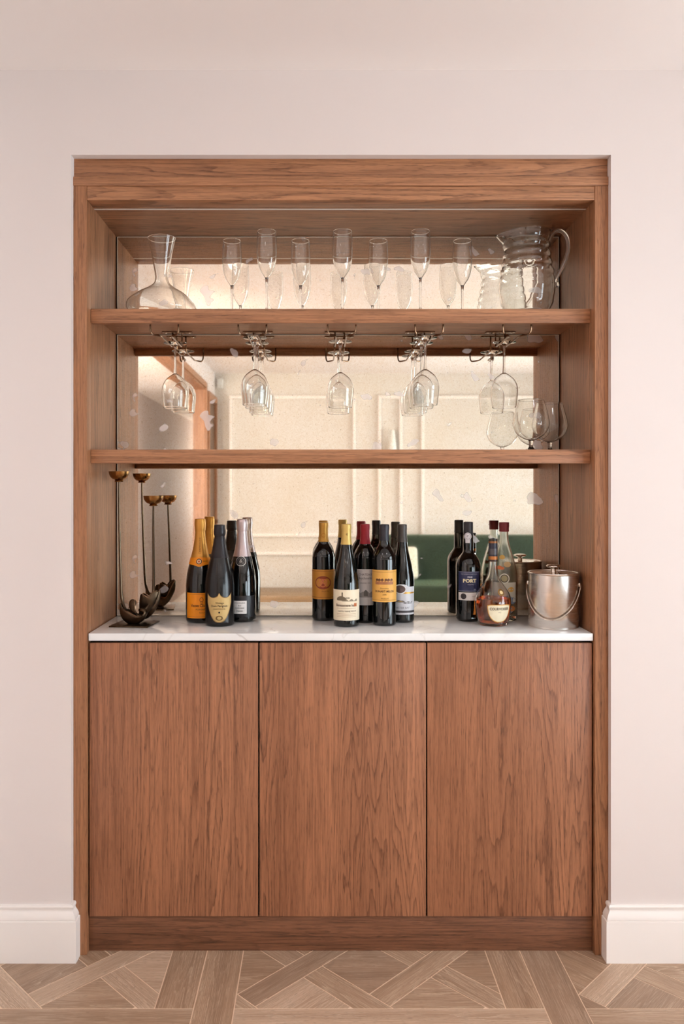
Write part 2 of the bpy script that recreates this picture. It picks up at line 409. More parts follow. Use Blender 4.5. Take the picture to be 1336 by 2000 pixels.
tag(MB().box(HX, -1.214, -10.3, -.9, HC, HC + .1).build('ceiling_hall', 'ceil'), 'low white hall ceiling beyond the opening', 'ceiling', kind='structure')

# panel mouldings on the opposite wall
def panel_frame(i, x0, x1, z0, z1, label):
    t = thing('trim_%d' % i, label, 'wall moulding', ((x0 + x1) / 2, YB, z0), kind='structure')
    hw = (x1 - x0) / 2; H = z1 - z0; wd = .034; th = .03
    MB().box(-hw, -hw + wd, 0, th, 0, H).build('moulding_strip', 'trim', t, bevel=.006); MB().box(hw - wd, hw, 0, th, 0, H).build('moulding_strip', 'trim', t, bevel=.006)
    MB().box(-hw + wd, hw - wd, 0, th, H - wd, H).build('moulding_strip', 'trim', t, bevel=.006); MB().box(-hw + wd, hw - wd, 0, th, 0, wd).build('moulding_strip', 'trim', t, bevel=.006)
panel_frame(2, -.965, .32, .858, 2.29, 'large upper moulding panel on the opposite wall beside the hall')
panel_frame(3, .543, .792, .858, 2.29, 'narrow upper moulding panel on the opposite wall behind the wall light')
panel_frame(4, .979, 2.3, .858, 2.29, 'large upper moulding panel above the green sofa')
panel_frame(5, -.965, .32, .2, .707, 'low moulding panel on the opposite wall beside the hall')
panel_frame(6, .543, .792, .2, .707, 'narrow low moulding panel behind the green sofa')
panel_frame(7, .979, 2.3, .2, .707, 'large low moulding panel behind the green sofa')

# ------------------------------------------------------------------ floor (basket weave parquet panels)
floor = tag(MB().box(-2.0, 3.25, -10.4, .42, -.08, -.0009).build('floor', 'grout'), 'brown oak parquet floor of diagonal lattice panels', 'floor', kind='structure')
def clip(poly, a, b, c):          # keep a*x+b*y <= c
    out = []
    for i in range(len(poly)):
        p, q = poly[i], poly[(i + 1) % len(poly)]; dp = a * p[0] + b * p[1] - c; dq = a * q[0] + b * q[1] - c
        if dp <= 0: out.append(p)
        if dp * dq < 0:
            t = dp / (dp - dq); out.append((p[0] + (q[0] - p[0]) * t, p[1] + (q[1] - p[1]) * t))
    return out
def band(u0, u1, v0, v1):         # u=x-y in [u0,u1], v=x+y in [v0,v1]
    f = lambda d, s: ((s + d) / 2, (s - d) / 2)
    return [f(u0, v0), f(u1, v0), f(u1, v1), f(u0, v1)]
def shrink(poly, g):
    cx = sum(p[0] for p in poly) / len(poly); cy = sum(p[1] for p in poly) / len(poly); out = poly
    n = len(poly); ar = sum(poly[i][0] * poly[(i + 1) % n][1] - poly[(i + 1) % n][0] * poly[i][1] for i in range(n))
    P = poly if ar > 0 else poly[::-1]; out = P
    for i in range(n):
        p, q = P[i], P[(i + 1) % n]; d = math.hypot(q[0] - p[0], q[1] - p[1])
        if d < 1e-6: continue
        nx, ny = (q[1] - p[1]) / d, -(q[0] - p[0]) / d
        out = clip(out, nx, ny, nx * p[0] + ny * p[1] - g)
        if len(out) < 3: return []
    return out
S = .347; INN = .696
def module():
    ps = []
    ne = lambda i: (-.055 + S * i, .045 + S * i); nw = lambda j: (.305 + S * j, .408 + S * j)
    R = lambda poly: clip(clip(clip(clip(poly, -1, 0, 0), 1, 0, INN), 0, -1, 0), 0, 1, INN)
    for i in range(-3, 4):
        js = [j for j in range(-2, 6) if (i + j) % 2 == 1]
        for j0, j1 in zip(js, js[1:]): ps.append((R(band(*ne(i), nw(j0)[1], nw(j1)[0])), PI / 4))
        for j in range(-2, 5): ps.append((R(band(ne(i)[1], ne(i + 1)[0], nw(j)[1], nw(j + 1)[0])), random.choice((PI / 4, -PI / 4, 0, 0))))
    for j in range(-2, 5):
        is_ = [i for i in range(-4, 5) if (i + j) % 2 == 0]
        for i0, i1 in zip(is_, is_[1:]): ps.append((R(band(ne(i0)[1], ne(i1)[0], *nw(j))), -PI / 4))
    ps.append(([(INN, 0), (.796, 0), (.796, .796), (INN, .796)], PI / 2)); ps.append(([(0, INN), (INN, INN), (INN, .796), (0, .796)], 0))
    ps.append(([(.796, -.105), (.9, -.105), (.9, .795), (.796, .795)], PI / 2)); ps.append(([(0, -.104), (.796, -.104), (.796, 0), (0, 0)], 0))
    return [(p, a) for p, a in ps if len(p) >= 3]
far = {k: ([], [], []) for k in ('floor1', 'floor2', 'floor3', 'floor4')}
near_count = 0
def plank_mesh(poly, ang, off):
    n = len(poly); vs = [(x, y, -.006) for x, y in poly] + [(x, y, 0) for x, y in poly]
    fs = [tuple(range(n, 2 * n))] + [(i, (i + 1) % n, n + (i + 1) % n, n + i) for i in range(n)]
    ca, sa = math.cos(ang), math.sin(ang)
    uv = [(x * ca + y * sa + off[0], -x * sa + y * ca + off[1]) for x, y, z in vs]
    return vs, fs, uv
def mk(name, vs, fs, uv, mat):
    me = bpy.data.meshes.new(name); me.from_pydata(vs, [], fs); ul = me.uv_layers.new(name='UVMap')
    for lp in me.loops: ul.data[lp.index].uv = uv[lp.vertex_index]
    me.materials.append(M[mat]); o = bpy.data.objects.new(name, me); COL.objects.link(o); o.parent = floor; return o
for n_ in range(0, 10):
    for m_ in range(-2, 5):
        ox, oy = -.28 + .9 * m_, -.2317 - .9 * n_
        for poly, ang in module():
            q = [(x + ox, y + oy) for x, y in poly]
            q = clip(clip(clip(clip(q, -1, 0, 1.95), 1, 0, 3.05), 0, -1, 8.3), 0, 1, .06)
            if len(q) >= 3: q = shrink(q, .0016)
            if len(q) < 3: continue
            ar = abs(sum(q[i][0] * q[(i + 1) % len(q)][1] - q[(i + 1) % len(q)][0] * q[i][1] for i in range(len(q)))) / 2
            if ar < 2e-4: continue
            off = (random.uniform(0, 40), random.uniform(0, 40)); mat = random.choice(list(far))
            vs, fs, uv = plank_mesh(q, ang, off)
            if n_ <= 1 and -1 <= m_ <= 1 and near_count < 280:
                mk('plank', vs, fs, uv, mat); near_count += 1
            else:
                V, F, U = far[mat]; b = len(V); V += vs; U += uv; F += [tuple(i + b for i in f) for f in fs]
for k_, (V, F, U) in far.items():
    if V: mk('parquet_field', V, F, U, k_)['kind'] = 'stuff'

# ------------------------------------------------------------------ skirting
BP = [(0, .1575), (.006, .157), (.009, .152), (.0085, .1475), (.0065, .145), (.0068, .140), (.0105, .1345), (.0145, .128), (.0165, .122), (.0165, .119), (.0155, .1165), (.0195, .1155), (.0200, .113), (.0200, 0)]
def skirt(side, x_end, label):
    m = MB(); sgn = -1 if side == 'left' else 1; vs = []; n = len(BP)
    for (px, py) in ((x_end, 0), (sgn * FO, 0), (sgn * FO, 1)):
        for o_, z in BP:
            if px == x_end: vs.append((px, WY - o_, z))
            elif py == 0: vs.append((px - sgn * o_, WY - o_, z))
            else: vs.append((px - sgn * o_, -.0005, z))
    fs = []
    for a in range(2):
        for i in range(n - 1): fs.append((a * n + i, (a + 1) * n + i, (a + 1) * n + i + 1, a * n + i + 1))
    m.add(vs, fs)
    return tag(m.build('baseboard_' + side, 'trim', smooth=True, fixn=True, angle=28), label, 'baseboard', kind='structure')
skirt('left', XL, 'moulded off white baseboard left of the oak alcove')
skirt('right', XR, 'moulded off white baseboard right of the oak alcove')

# ------------------------------------------------------------------ oak surround of the alcove
su = thing('alcove_surround', 'brown oak surround lining the recessed drinks alcove', 'surround', (0, 0, 0))
MB().box(-FO, -HALF, 0, .043, 0, 2.197).build('stile', 'oak_v', su, bevel=.0015)
MB().box(HALF, FO, 0, .043, 0, 2.197).build('stile', 'oak_v', su, bevel=.0015)
MB().box(-FO, FO, .006, .06, 2.223, FTOP).build('head_board', 'oak_h', su, bevel=.0015)
MB().box(-FO, FO, -.002, .06, 2.197, 2.223).build('head_bead', 'oak_h', su, bevel=.0015)
MB().box(-HALF, HALF, .002, .06, 2.157, 2.197).build('head_rail', 'oak_h', su, bevel=.0015)
MB().box(-FO, -HALF, .0435, .335, 0, 2.197).build('side_panel', 'oak_v', su); MB().box(HALF, FO, .0435, .335, 0, 2.197).build('side_panel', 'oak_v', su)
MB().box(-HALF, HALF, .0605, .0715, 2.157, 2.197).build('soffit', 'oak_h', su)
MB().box(-HALF, HALF, .081, .335, 2.157, 2.197).build('soffit', 'oak_h', su)
MB().box(-HALF, HALF, .072, .0805, 2.1566, 2.17).build('light_strip', 'led', su)
MB().box(-HALF, HALF, .3305, .345, 0, 2.197).build('back_board', 'dark', su)

# antique mirror, three panels between worktop, shelves and soffit
SH1T, SH1B, SH1L = 1.8545, 1.837, 1.813; SH2T, SH2B, SH2L = 1.446, 1.428, 1.4057; CT = .9177
for z0, z1, lab in ((SH1T + .001, 2.1555, 'mottled antique mirror panel behind the champagne flutes'), (SH2T + .001, SH1B - .0015, 'mottled antique mirror panel behind the hanging wine glasses'), (CT + .001, SH2B - .0015, 'mottled antique mirror panel behind the row of bottles')):
    t = thing('antique_mirror', lab, 'mirror', (0, DM, z0), group='antique mirror panels')
    H = z1 - z0; hw = HALF - .0045
    MB().box(-hw + .002, hw - .002, 0, .005, .002, H - .002).build('mirror_glass', 'mirror', t)
    e = MB(); e.box(-hw, -hw + .002, -.0006, .005, 0, H); e.box(hw - .002, hw, -.0006, .005, 0, H); e.box(-hw + .002, hw - .002, -.0006, .005, H - .002, H); e.box(-hw + .002, hw - .002, -.0006, .005, 0, .002)
    e.build('glass_edge', 'mirror_edge', t)
# shelves
def shelf(zt, zb, zl, label):
    t = thing('oak_shelf', label, 'shelf', (0, .036, zl), group='oak shelves in the alcove')
    MB().box(-HALF + .0005, HALF - .0005, .0205, DM - .0365, zb - zl, zt - zl).build('shelf_board', 'oak_h', t)
    MB().box(-HALF + .0005, HALF - .0005, 0, .02, 0, zt - zl).build('front_lip', 'oak_h', t, bevel=.002)
    return t
shelf(SH1T, SH1B, SH1L, 'upper oak shelf carrying champagne flutes, decanter and glass jug')
shelf(SH2T, SH2B, SH2L, 'lower oak shelf carrying two balloon glasses')
# base cabinet + worktop
cb = thing('base_cabinet', 'three door oak base cabinet under the white marble worktop', 'cabinet', (0, .0, 0))
MB().box(-HALF + .0005, HALF - .0005, .036, DM, .104, .896).build('carcass', 'dark', cb)
for x0, x1 in ((-.7215, -.2372), (-.2332, .2449), (.2489, .7215)):
    MB().box(x0, x1, .0125, .0325, .104, .889).build('door', 'oak_door', cb, bevel=.0012)
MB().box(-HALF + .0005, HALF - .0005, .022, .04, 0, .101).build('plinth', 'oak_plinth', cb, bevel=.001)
tag(MB().box(-.7225, .7225, .006, DM - .0015, .8965, CT).build('marble_worktop', 'marble', bevel=.0018), 'polished white marble worktop with faint grey veins on the cabinet', 'worktop')

# ------------------------------------------------------------------ glassware
def shell(bowl, t0, t1, rmin=.004, bottom=.003):
    """inner wall parallel to the outer bowl curve; t0 wall at the bottom, t1 at the lip"""
    n = len(bowl); out = []
    for i in range(n):
        a, b = bowl[max(i - 1, 0)], bowl[min(i + 1, n - 1)]; dx, dz = b[0] - a[0], b[1] - a[1]; l = math.hypot(dx, dz) or 1
        t = t0 + (t1 - t0) * i / (n - 1); r, z = bowl[i][0] - dz / l * t, bowl[i][1] + dx / l * t
        if r > rmin: out.append((r, min(z, bowl[-1][1]) if i < n - 1 else bowl[-1][1]))
    lip = [(bowl[-1][0] - t1 * .5, bowl[-1][1] + t1 * .45)]
    return lip + out[::-1] + [(0, out[0][1] - bottom * .25)]
def wine_glass_profile():
    foot = [(0, 0), (.0355, 0), (.0372, .0008), (.0368, .0018), (.020, .0036), (.010, .0058), (.0055, .010)]
    stem = [(.0040, .018), (.0036, .045), (.0038, .080), (.0052, .0975)]
    bowl = cr([(.0052, .0975), (.016, .1045), (.0310, .118), (.0405, .137), (.0427, .154), (.0408, .178), (.0375, .2065)], 7)[1:]
    return foot + stem + bowl + shell(bowl, .0016, .0011)
def flute_profile():
    foot = [(0, 0), (.0295, 0), (.0310, .0008), (.0306, .0018), (.016, .0036), (.008, .0062), (.0048, .011)]
    stem = [(.0037, .02), (.0034, .06), (.0038, .092), (.0050, .106)]
    bowl = cr([(.0050, .106), (.0100, .1135), (.0200, .129), (.0272, .152), (.0301, .182), (.0297, .214), (.0280, .245)], 7)[1:]
    return foot + stem + bowl + shell(bowl, .0018, .0012, .0035)
def snifter_profile():
    foot = [(0, 0), (.034, 0), (.0355, .0008), (.035, .002), (.02, .0042), (.010, .0075), (.0062, .013), (.0058, .024), (.0078, .033)]
    bowl = cr([(.0078, .033), (.022, .038), (.042, .052), (.0540, .075), (.0545, .092), (.0475, .122), (.0385, .155)], 8)[1:]
    return foot + bowl + shell(bowl, .0018, .0012)
WGP, FLP, SNP = wine_glass_profile(), flute_profile(), snifter_profile()
F_ = 1539.0
def wx(px, y):                       # room x of a picture column at depth y behind the frame face
    return CAM.x + (px - 621) * (2.25 + y) / F_
flute0 = None
FLUTES = [(453, .190, 'champagne flute in the back row, nearest the decanter'), (521, .100, 'champagne flute in the front row, nearest the decanter'),
          (587, .190, 'champagne flute in the back row, second from the decanter'), (669, .100, 'champagne flute in the front row, middle of the seven'),
          (739, .190, 'champagne flute in the back row, third from the decanter'), (821, .100, 'champagne flute in the front row, rightmost of its row'),
          (903, .190, 'champagne flute in the back row, right beside the glass jug')]
for px, y, lab in FLUTES:
    loc = (wx(px, y), y, SH1T)
    if flute0 is None:
        flute0 = MB().lathe(FLP, 40).build('champagne_flute', 'glass', smooth=True, loc=loc, angle=50)
        tag(flute0, lab, 'champagne flute', 'champagne flutes on the upper shelf')
    else: dup(flute0, lab, loc)
sn = MB().lathe(SNP, 44).build('balloon_glass', 'glass', smooth=True, loc=(wx(1037, .137), .137, SH2T), angle=50)
tag(sn, 'front balloon glass on the lower shelf, nearest the bottles group side', 'balloon glass', 'balloon glasses on the lower shelf')
sn['label'] = 'larger looking balloon glass standing in front on the lower shelf'
dup(sn, 'balloon glass standing behind, close to the right alcove side', (wx(1074, .225), .225, SH2T))

# stemware racks under the upper shelf
RX = [-.5178, -.2584, .0047, .2625, .5212]; RZ = 1.788; RACKW = ['leftmost wire stemware rack under the upper shelf, holding one glass', 'second wire stemware rack from the left, holding two glasses', 'middle wire stemware rack, in the centre under the upper shelf', 'fourth wire stemware rack from the left, holding two glasses', 'rightmost wire stemware rack, above the balloon glasses']
rack0 = None
for x, lab in zip(RX, RACKW):
    loc = (x, 0, SH1B)
    if rack0 is None:
        rack0 = thing('stemware_rack', lab, 'glass rack', loc, group='wire stemware racks')
        for s in (-1, 1):
            h = RZ - SH1B
            pts = [(s * .0415, .071, 0), (s * .0415, .071, h * .45), (s * .0410, .072, h * .75), (s * .038, .075, h * .95), (s * .032, .082, h), (s * .022, .094, h), (s * .017, .102, h), (s * .0150, .112, h)]
            pts = cr(pts, 4) + [(s * .0150, .16, h), (s * .0150, .22, h), (s * .0150, .270, h), (s * .0150, .281, h * .96), (s * .0150, .285, h * .8), (s * .0150, .286, -.0035)]
            MB().tube(pts, .0025, 8).build('rail_wire', 'wire', rack0, smooth=True)
        MB().box(-.048, .048, .276, .296, -.0034, 0).build('rear_plate', 'wire', rack0, bevel=.001)
        for s in (-1, 1): MB().lathe([(0, -.0055), (.003, -.0052), (.0036, -.0035), (0, -.0034)], 10, (s * .038, .286, 0)).build('screw', 'chrome', rack0, smooth=True)
    else: dup(rack0, lab, loc)
HANG = [(0, .250, 'wine glass hanging alone from the leftmost rack'), (1, .160, 'front wine glass hanging on the second rack from the left'), (1, .248, 'back wine glass hanging on the second rack from the left'),
        (2, .222, 'wine glass hanging alone from the middle rack'), (3, .160, 'front wine glass hanging on the fourth rack from the left'), (3, .248, 'back wine glass hanging on the fourth rack from the left'),
        (4, .233, 'wine glass hanging alone above the balloon glasses')]
hg = None
for i, y, lab in HANG:
    loc = (RX[i], y, RZ + .0021 + .0049)
    if hg is None:
        mb = MB().lathe(WGP, 44)
        hg = mb.build('wine_glass', 'glass', smooth=True, loc=loc, angle=50); hg.rotation_euler = (PI, 0, 0)
        tag(hg, lab, 'wine glass', 'wine glasses hanging from the racks')
    else: dup(hg, lab, loc)

# decanter
dprof = [(0, .004), (.045, .001), (.078, 0)] + cr([(.078, 0), (.098, .007), (.1065, .024), (.099, .045), (.073, .069), (.043, .087), (.025, .101), (.0198, .115), (.0206, .131), (.0245, .152), (.0315, .192), (.0425, .239)], 6)[1:]
din = shell(dprof[2:], .0022, .0014, .001, .0)[:-1] + [(.05, .0045), (0, .0070)]
m = MB().lathe(dprof + din, 64)
def bmp(z): return math.exp(-((z - .03) / .03) ** 2) if z > .006 else math.exp(-((.006 - .03) / .03) ** 2) * (z / .006)
m.v = [(x, y, z - .075 * x * bmp(z)) for x, y, z in m.v]
m.v = [(x, y, z + (.10 * x if z > .236 else .10 * x * max(0, (z - .17) / .066)) * .15) for x, y, z in m.v]
tag(m.build('decanter', 'glass', smooth=True, loc=(wx(316, .146), .146, SH1T), angle=60), 'clear glass wine decanter with flared neck and wide base', 'decanter')

# ribbed jug
jg = thing('glass_jug', 'clear ribbed glass jug with a spout and loop handle', 'jug', (wx(1029, .158), .158, SH1T))
def jr(z):
    t = z / .258
    pts = [(0, .058), (.06, .066), (.18, .0785), (.34, .0845), (.5, .0815), (.66, .0735), (.82, .0675), (.93, .0685), (1.0, .0715)]
    for (a, ra), (b, rb) in zip(pts, pts[1:]):
        if a <= t <= b:
            u = (t - a) / (b - a); u = u * u * (3 - 2 * u) * .5 + u * .5; r = ra + (rb - ra) * u; break
    amp = .0018 * max(0, min(1, (t - .38) / .12)) * max(0, min(1, (.97 - t) / .05))
    return r + amp * math.sin(2 * PI * z / .0265)
outer = [(0, .003), (.040, .0005), (.052, 0)] + [(jr(z), z) for z in [.258 * i / 70 for i in range(1, 71)]]
inner = [(jr(.258 * i / 70) - .0030, .258 * i / 70 + (.0008 if i == 70 else 0)) for i in range(70, 3, -1)] + [(.045, .0085), (0, .0075)]
m = MB().lathe(outer + inner, 72)
def spout(p):
    x, y, z = p; a = math.atan2(y, -x); wgt = math.exp(-(a / .42) ** 2) * max(0, (z - .205) / .053) ** 1.6
    zt = max(0, (z - .19) / .068)
    return (x - .026 * wgt, y * (1 - .35 * wgt), z - .006 * wgt + .07 * (x + .0) * zt * .9 * (.5 if x < 0 else .3))
m.v = [spout(p) for p in m.v]
m.build('jug_body', 'glass_thick', jg, smooth=True, angle=70)
hp = cr([(.0660, 0, .232), (.0745, 0, .250), (.090, 0, .2655), (.108, 0, .264), (.1225, 0, .245), (.1265, 0, .215), (.121, 0, .185), (.110, 0, .158), (.097, 0, .134), (.0875, 0, .118), (.0850, 0, .108)], 5)
n_ = len(hp); MB().tube(hp, [.0066 - .0012 * math.sin(PI * i / n_) for i in range(n_)], 12).build('jug_handle', 'glass_thick', jg, smooth=True)
MB().lathe([(0, -.008), (.007, -.006), (.009, 0), (.007, .006), (0, .008)], 14, (.0905, 0, .101)).build('handle_curl', 'glass_thick', jg, smooth=True)

# ------------------------------------------------------------------ candle holder
ch = thing('candle_holder', 'two arm bronze candle holder with curled leaf base on square plate', 'candle holder', (wx(263, .154), .154, CT))
def cpx(px, py, y=.154):             # local x, z of a picture point on the plane y
    return (wx(px, y) - ch.location.x, CAM.z - (py - 958) * (2.25 + y) / F_ - CT)
a_ = math.radians(38); hd = .060
MB().prism([(math.cos(a_ + i * PI / 2) * hd * 1.41, math.sin(a_ + i * PI / 2) * hd * 1.41 * .92) for i in range(4)], .0005, .0045).build('base_plate', 'bronze', ch, bevel=.001)
MB().lathe([(0, .004), (.018, .0045), (.017, .007), (.013, .009), (.012, .013), (.016, .018), (0, .019)], 24, (-.004, 0, 0)).build('foot', 'bronze', ch, smooth=True)
def arm(ptspx, y0, r0, r1, y1):
    P = cr(ptspx, 5); n = len(P)
    return [( *cpx(p[0], p[1])[:1], y0 + (y1 - y0) * i / (n - 1), cpx(p[0], p[1])[1]) for i, p in enumerate(P)], [r0 + (r1 - r0) * i / (n - 1) for i in range(n)]
p, r = arm([(250, 1196), (243, 1186), (238.5, 1172), (236, 1150), (234.5, 1110), (232.5, 1050), (231, 990), (230.5, 941)], -.004, .0052, .0028, .012)
MB().tube(p, r, 10).build('tall_arm', 'bronze', ch, smooth=True)
p, r = arm([(283, 1190), (291, 1178), (295.5, 1165), (296, 1150), (295.5, 1110), (294.5, 1060), (293.5, 1020), (293, 988)], .012, .0052, .0028, .050)
MB().tube(p, r, 10).build('short_arm', 'bronze', ch, smooth=True)
cup = [(0, 0), (.012, 0), (.0135, .0025), (.011, .0045), (.013, .0065)] + cr([(.013, .0065), (.022, .011), (.0285, .020), (.0315, .032)], 4)[1:] + cr([(.0300, .032), (.0270, .021), (.0205, .0128), (0, .0095)], 4)
x, z = cpx(230.5, 941); MB().lathe(cup, 30, (x, .012, z)).build('candle_cup', 'brass', ch, smooth=True)
x, z = cpx(293, 989); MB().lathe(cup, 30, (x, .050, z)).build('candle_cup', 'brass', ch, smooth=True)
def zp(x, y): return (200 + x / 8.35, 1100 + y / 8.35)
def leaf(low, up, yc, width, n=26):
    """a folded metal leaf: keel path, rim path; the sides swell towards front and back"""
    Lo = cr([zp(*p) for p in low], 5); Up = cr([zp(*p) for p in up], 5); nt = 12; vs = []
    samp = lambda P, u: tuple(P[int(u * (len(P) - 1))][k] * (1 - (u * (len(P) - 1)) % 1) + P[min(int(u * (len(P) - 1)) + 1, len(P) - 1)][k] * ((u * (len(P) - 1)) % 1) for k in (0, 1))
    rims = ([], [])
    for i in range(n + 1):
        u = i / n; a = cpx(*samp(Lo, u)); b_ = cpx(*samp(Up, u)); wd = width * (.25 + .75 * math.sin(PI * u))
        for k in range(nt + 1):
            q = -1 + 2 * k / nt; h = abs(q) ** 1.5
            vs.append((a[0] + (b_[0] - a[0]) * h, yc + math.copysign(wd * abs(q) ** .6, q), a[1] + (b_[1] - a[1]) * h))
        rims[0].append(vs[-nt - 1]); rims[1].append(vs[-1])
    fs = [(i * (nt + 1) + k, i * (nt + 1) + k + 1, (i + 1) * (nt + 1) + k + 1, (i + 1) * (nt + 1) + k) for i in range(n) for k in range(nt)]
    o = MB().add(vs, fs).build('leaf', 'bronze', ch, smooth=True, fixn=False, angle=80)
    sm = o.modifiers.new('thickness', 'SOLIDIFY'); sm.thickness = .0016; sm.offset = 0
    for rm in rims: MB().tube(rm, .0013, 6).build('leaf_rim', 'wire', o, smooth=True)
leaf([(300, 660), (303, 790), (340, 890), (400, 950), (480, 985), (570, 980), (650, 945), (715, 880), (742, 800), (725, 745), (670, 722), (610, 735)],
     [(312, 650), (345, 715), (400, 748), (450, 765), (520, 805), (575, 832), (620, 842), (665, 840), (700, 815), (705, 785), (670, 760), (620, 760)], -.012, .018)
leaf([(585, 830), (520, 795), (475, 725), (460, 655), (478, 598), (520, 570)], [(580, 800), (562, 770), (553, 700), (562, 640), (558, 600), (525, 575)], -.020, .008)
leaf([(560, 960), (650, 900), (730, 810), (800, 720), (850, 625), (882, 545), (888, 480)], [(585, 740), (598, 600), (625, 512), (690, 545), (735, 562), (790, 490), (860, 462)], .022, .016)
leaf([(600, 950), (690, 930), (790, 840), (850, 740), (890, 650), (905, 560)], [(620, 760), (700, 780), (760, 740), (800, 640), (850, 520), (900, 470)], .040, .012)

# ------------------------------------------------------------------ bottles
def champ(R, H, slim=1.0):
    return [(0, .004), (R * .55, .002), (R * .86, 0), (R * .97, .003), (R, .009)] + cr([(R, .009), (R, .06), (R * .995, .115), (R * .93, .148), (R * .74, .185), (R * .545, .218), (R * .42, .246), (.0163, .266), (.0150, H - .034), (.0150, H - .004)], 6)[1:] + [(.0146, H - .002), (.012, H - .001), (0, H - .001)]
def bord(R, H, neck=.0142):
    return [(0, .004), (R * .55, .002), (R * .88, 0), (R * .98, .003), (R, .008), (R, .10)] + cr([(R, .10), (R, .190), (R * .985, .203), (R * .90, .216), (R * .70, .230), (R * .50, .241), (neck + .0016, .252), (neck, .264), (neck - .0004, H - .012)], 6)[1:] + [(neck - .0004, H - .002), (neck - .002, H - .001), (0, H - .001)]
def burg(R, H, neck=.0142):
    return [(0, .004), (R * .55, .002), (R * .88, 0), (R * .98, .003), (R, .008)] + cr([(R, .008), (R, .08), (R * .995, .128), (R * .94, .148), (R * .80, .176), (R * .62, .205), (R * .48, .230), (neck + .0018, .250), (neck, .270), (neck - .0004, H - .012)], 6)[1:] + [(neck - .0004, H - .002), (neck - .002, H - .001), (0, H - .001)]
def sleeve(prof, z0, H, e=.0006, top=True, ring=None):
    """foil following the bottle from z0 to the top"""
    zs = sorted(set([z0] + [z for r, z in prof if z0 < z < H - .003] + [H - .004]))
    out = [(rad_at(prof, z0) - .0003, z0)] + [(rad_at(prof, z) + e, z) for z in zs]
    if ring:
        out2 = []
        for r, z in out:
            q = 0
            for zc, hgt, amt in ring:
                d = abs(z - zc) / hgt
                if d < 1: q = max(q, amt * (1 - d ** 4))
            out2.append((r + q, z))
        out = out2
    r = out[-1][0]
    return out + [(r - .0008, H - .0008), (r - .003, H), (0, H)]
def densify(prof, step=.003):
    out = [prof[0]]
    for (r0, z0), (r1, z1) in zip(prof, prof[1:]):
        k = max(1, int(abs(z1 - z0) / step))
        for i in range(1, k + 1): out.append((r0 + (r1 - r0) * i / k, z0 + (z1 - z0) * i / k))
    return out
def bottle(name, label, cat, px, y, prof, glassmat, group):
    t = thing(name, label, cat, (wx(px, y), y, CT), group=group); t.rotation_euler = (0, 0, -math.atan2(t.location.x - CAM.x, y + 2.25) * .8)
    MB().lathe(prof, 56).build('glass_body', glassmat, t, smooth=True, angle=50); return t
GC, GW, GS = 'champagne bottles on the worktop', 'wine bottles in the middle of the worktop', 'spirit bottles beside the ice bucket'
BLK, INK = paint((20, 17, 15)), paint((40, 30, 22))

# orange label champagne
P = densify(champ(.0446, .321)); ORG = paint((247, 148, 20), .45); GOLDF = paint((212, 150, 66), .35, .5)
b = bottle('champagne_bottle', 'champagne bottle with orange label and gold foil neck', 'bottle', 391, .217, P, 'bottle', GC)
f = MB().lathe(sleeve(P, .196, .321, .0007, ring=[(.304, .016, .0022), (.287, .004, .0012)]), 40).build('foil', GOLDF, b, smooth=True)
text('foil_print', 'CHAMPAGNE', .0085, paint((150, 96, 30)), f, P, .238, 0, .0018, vertical=True)
c = patch('neck_label', ORG, b, P, .060, lambda t: .180 - .006 * math.exp(-(t / .22) ** 2), lambda t: .201 + .002 * math.exp(-(t / .25) ** 2), -.05, .0012, 40, 6)
disc_patch('seal', paint((60, 48, 40)), c, P, .0085, .190, -.08, .0018, .0062); disc_patch('seal', paint((236, 205, 160)), c, P, .0061, .190, -.08, .0019); disc_patch('seal', paint((200, 90, 40)), c, P, .0032, .190, -.08, .0021)
text('print', 'BRUT', .0065, paint((120, 62, 20)), c, P, .190, .55, .0016)
lb = patch('label', ORG, b, P, .047, const(.016), const(.094), 0, .0006, 26, 4)
patch('border_line', paint((196, 112, 20)), lb, P, .0465, const(.089), const(.0902), 0, .0009, 26, 1); patch('border_line', paint((196, 112, 20)), lb, P, .0465, const(.020), const(.0212), 0, .0009, 26, 1)
text('print', 'Veuve Clicquot', .0125, paint((92, 44, 16)), lb, P, .055, .08, .0010, .82, .0002); text('print', 'PONSARDIN', .0075, paint((120, 62, 20)), lb, P, .043, .2, .0010)
text('print', 'Reims France', .0055, paint((120, 62, 20)), lb, P, .033, .3, .0010); disc_patch('emblem', paint((130, 62, 22)), lb, P, .0075, .073, .12, .0010, .0060, sq=.8); disc_patch('emblem', paint((130, 62, 22)), lb, P, .0045, .064, .12, .0010, .0030, sq=.7)

# dark shield label champagne
P = densify([(r * 1.0, z) for r, z in champ(.0452, .305)]); GOLDP = paint((205, 172, 112), .5, .15)
b = bottle('champagne_bottle', 'matte black champagne bottle with gold shield label, standing in front', 'bottle', 429, .154, P, 'bottle_m', GC)
MB().lathe(sleeve(P, .205, .305, .0007, ring=[(.283, .012, .0030), (.297, .010, .0014)]), 40).build('foil', paint((44, 38, 40), .35, .3), b, smooth=True)
def shield_top(t): return .0985 - .010 * (math.sin(PI * min(1, abs(t) / 1.0)) ** .8) * (1 if abs(t) < 1 else 0) + (.004 if abs(t) < .06 else 0) + .003 * abs(t) ** 6
def shield_bot(t): return .0135 + .058 * abs(t) ** 2.6
lb = patch('label', paint((150, 112, 60)), b, P, .0395, shield_bot, shield_top, 0, .0006, 40, 8)
patch('shield_face', GOLDP, lb, P, .0372, lambda t: shield_bot(t) + .0025, lambda t: shield_top(t) - .002, 0, .0010, 40, 8)
text('print', 'Vintage', .0085, INK, lb, P, .072, .03, .0016); text('print', 'Dom Perignon', .0092, INK, lb, P, .063, .0, .0016, .9, .0001); text('print', 'CHAMPAGNE', .0058, paint((110, 84, 50)), lb, P, .054, 0, .0016)
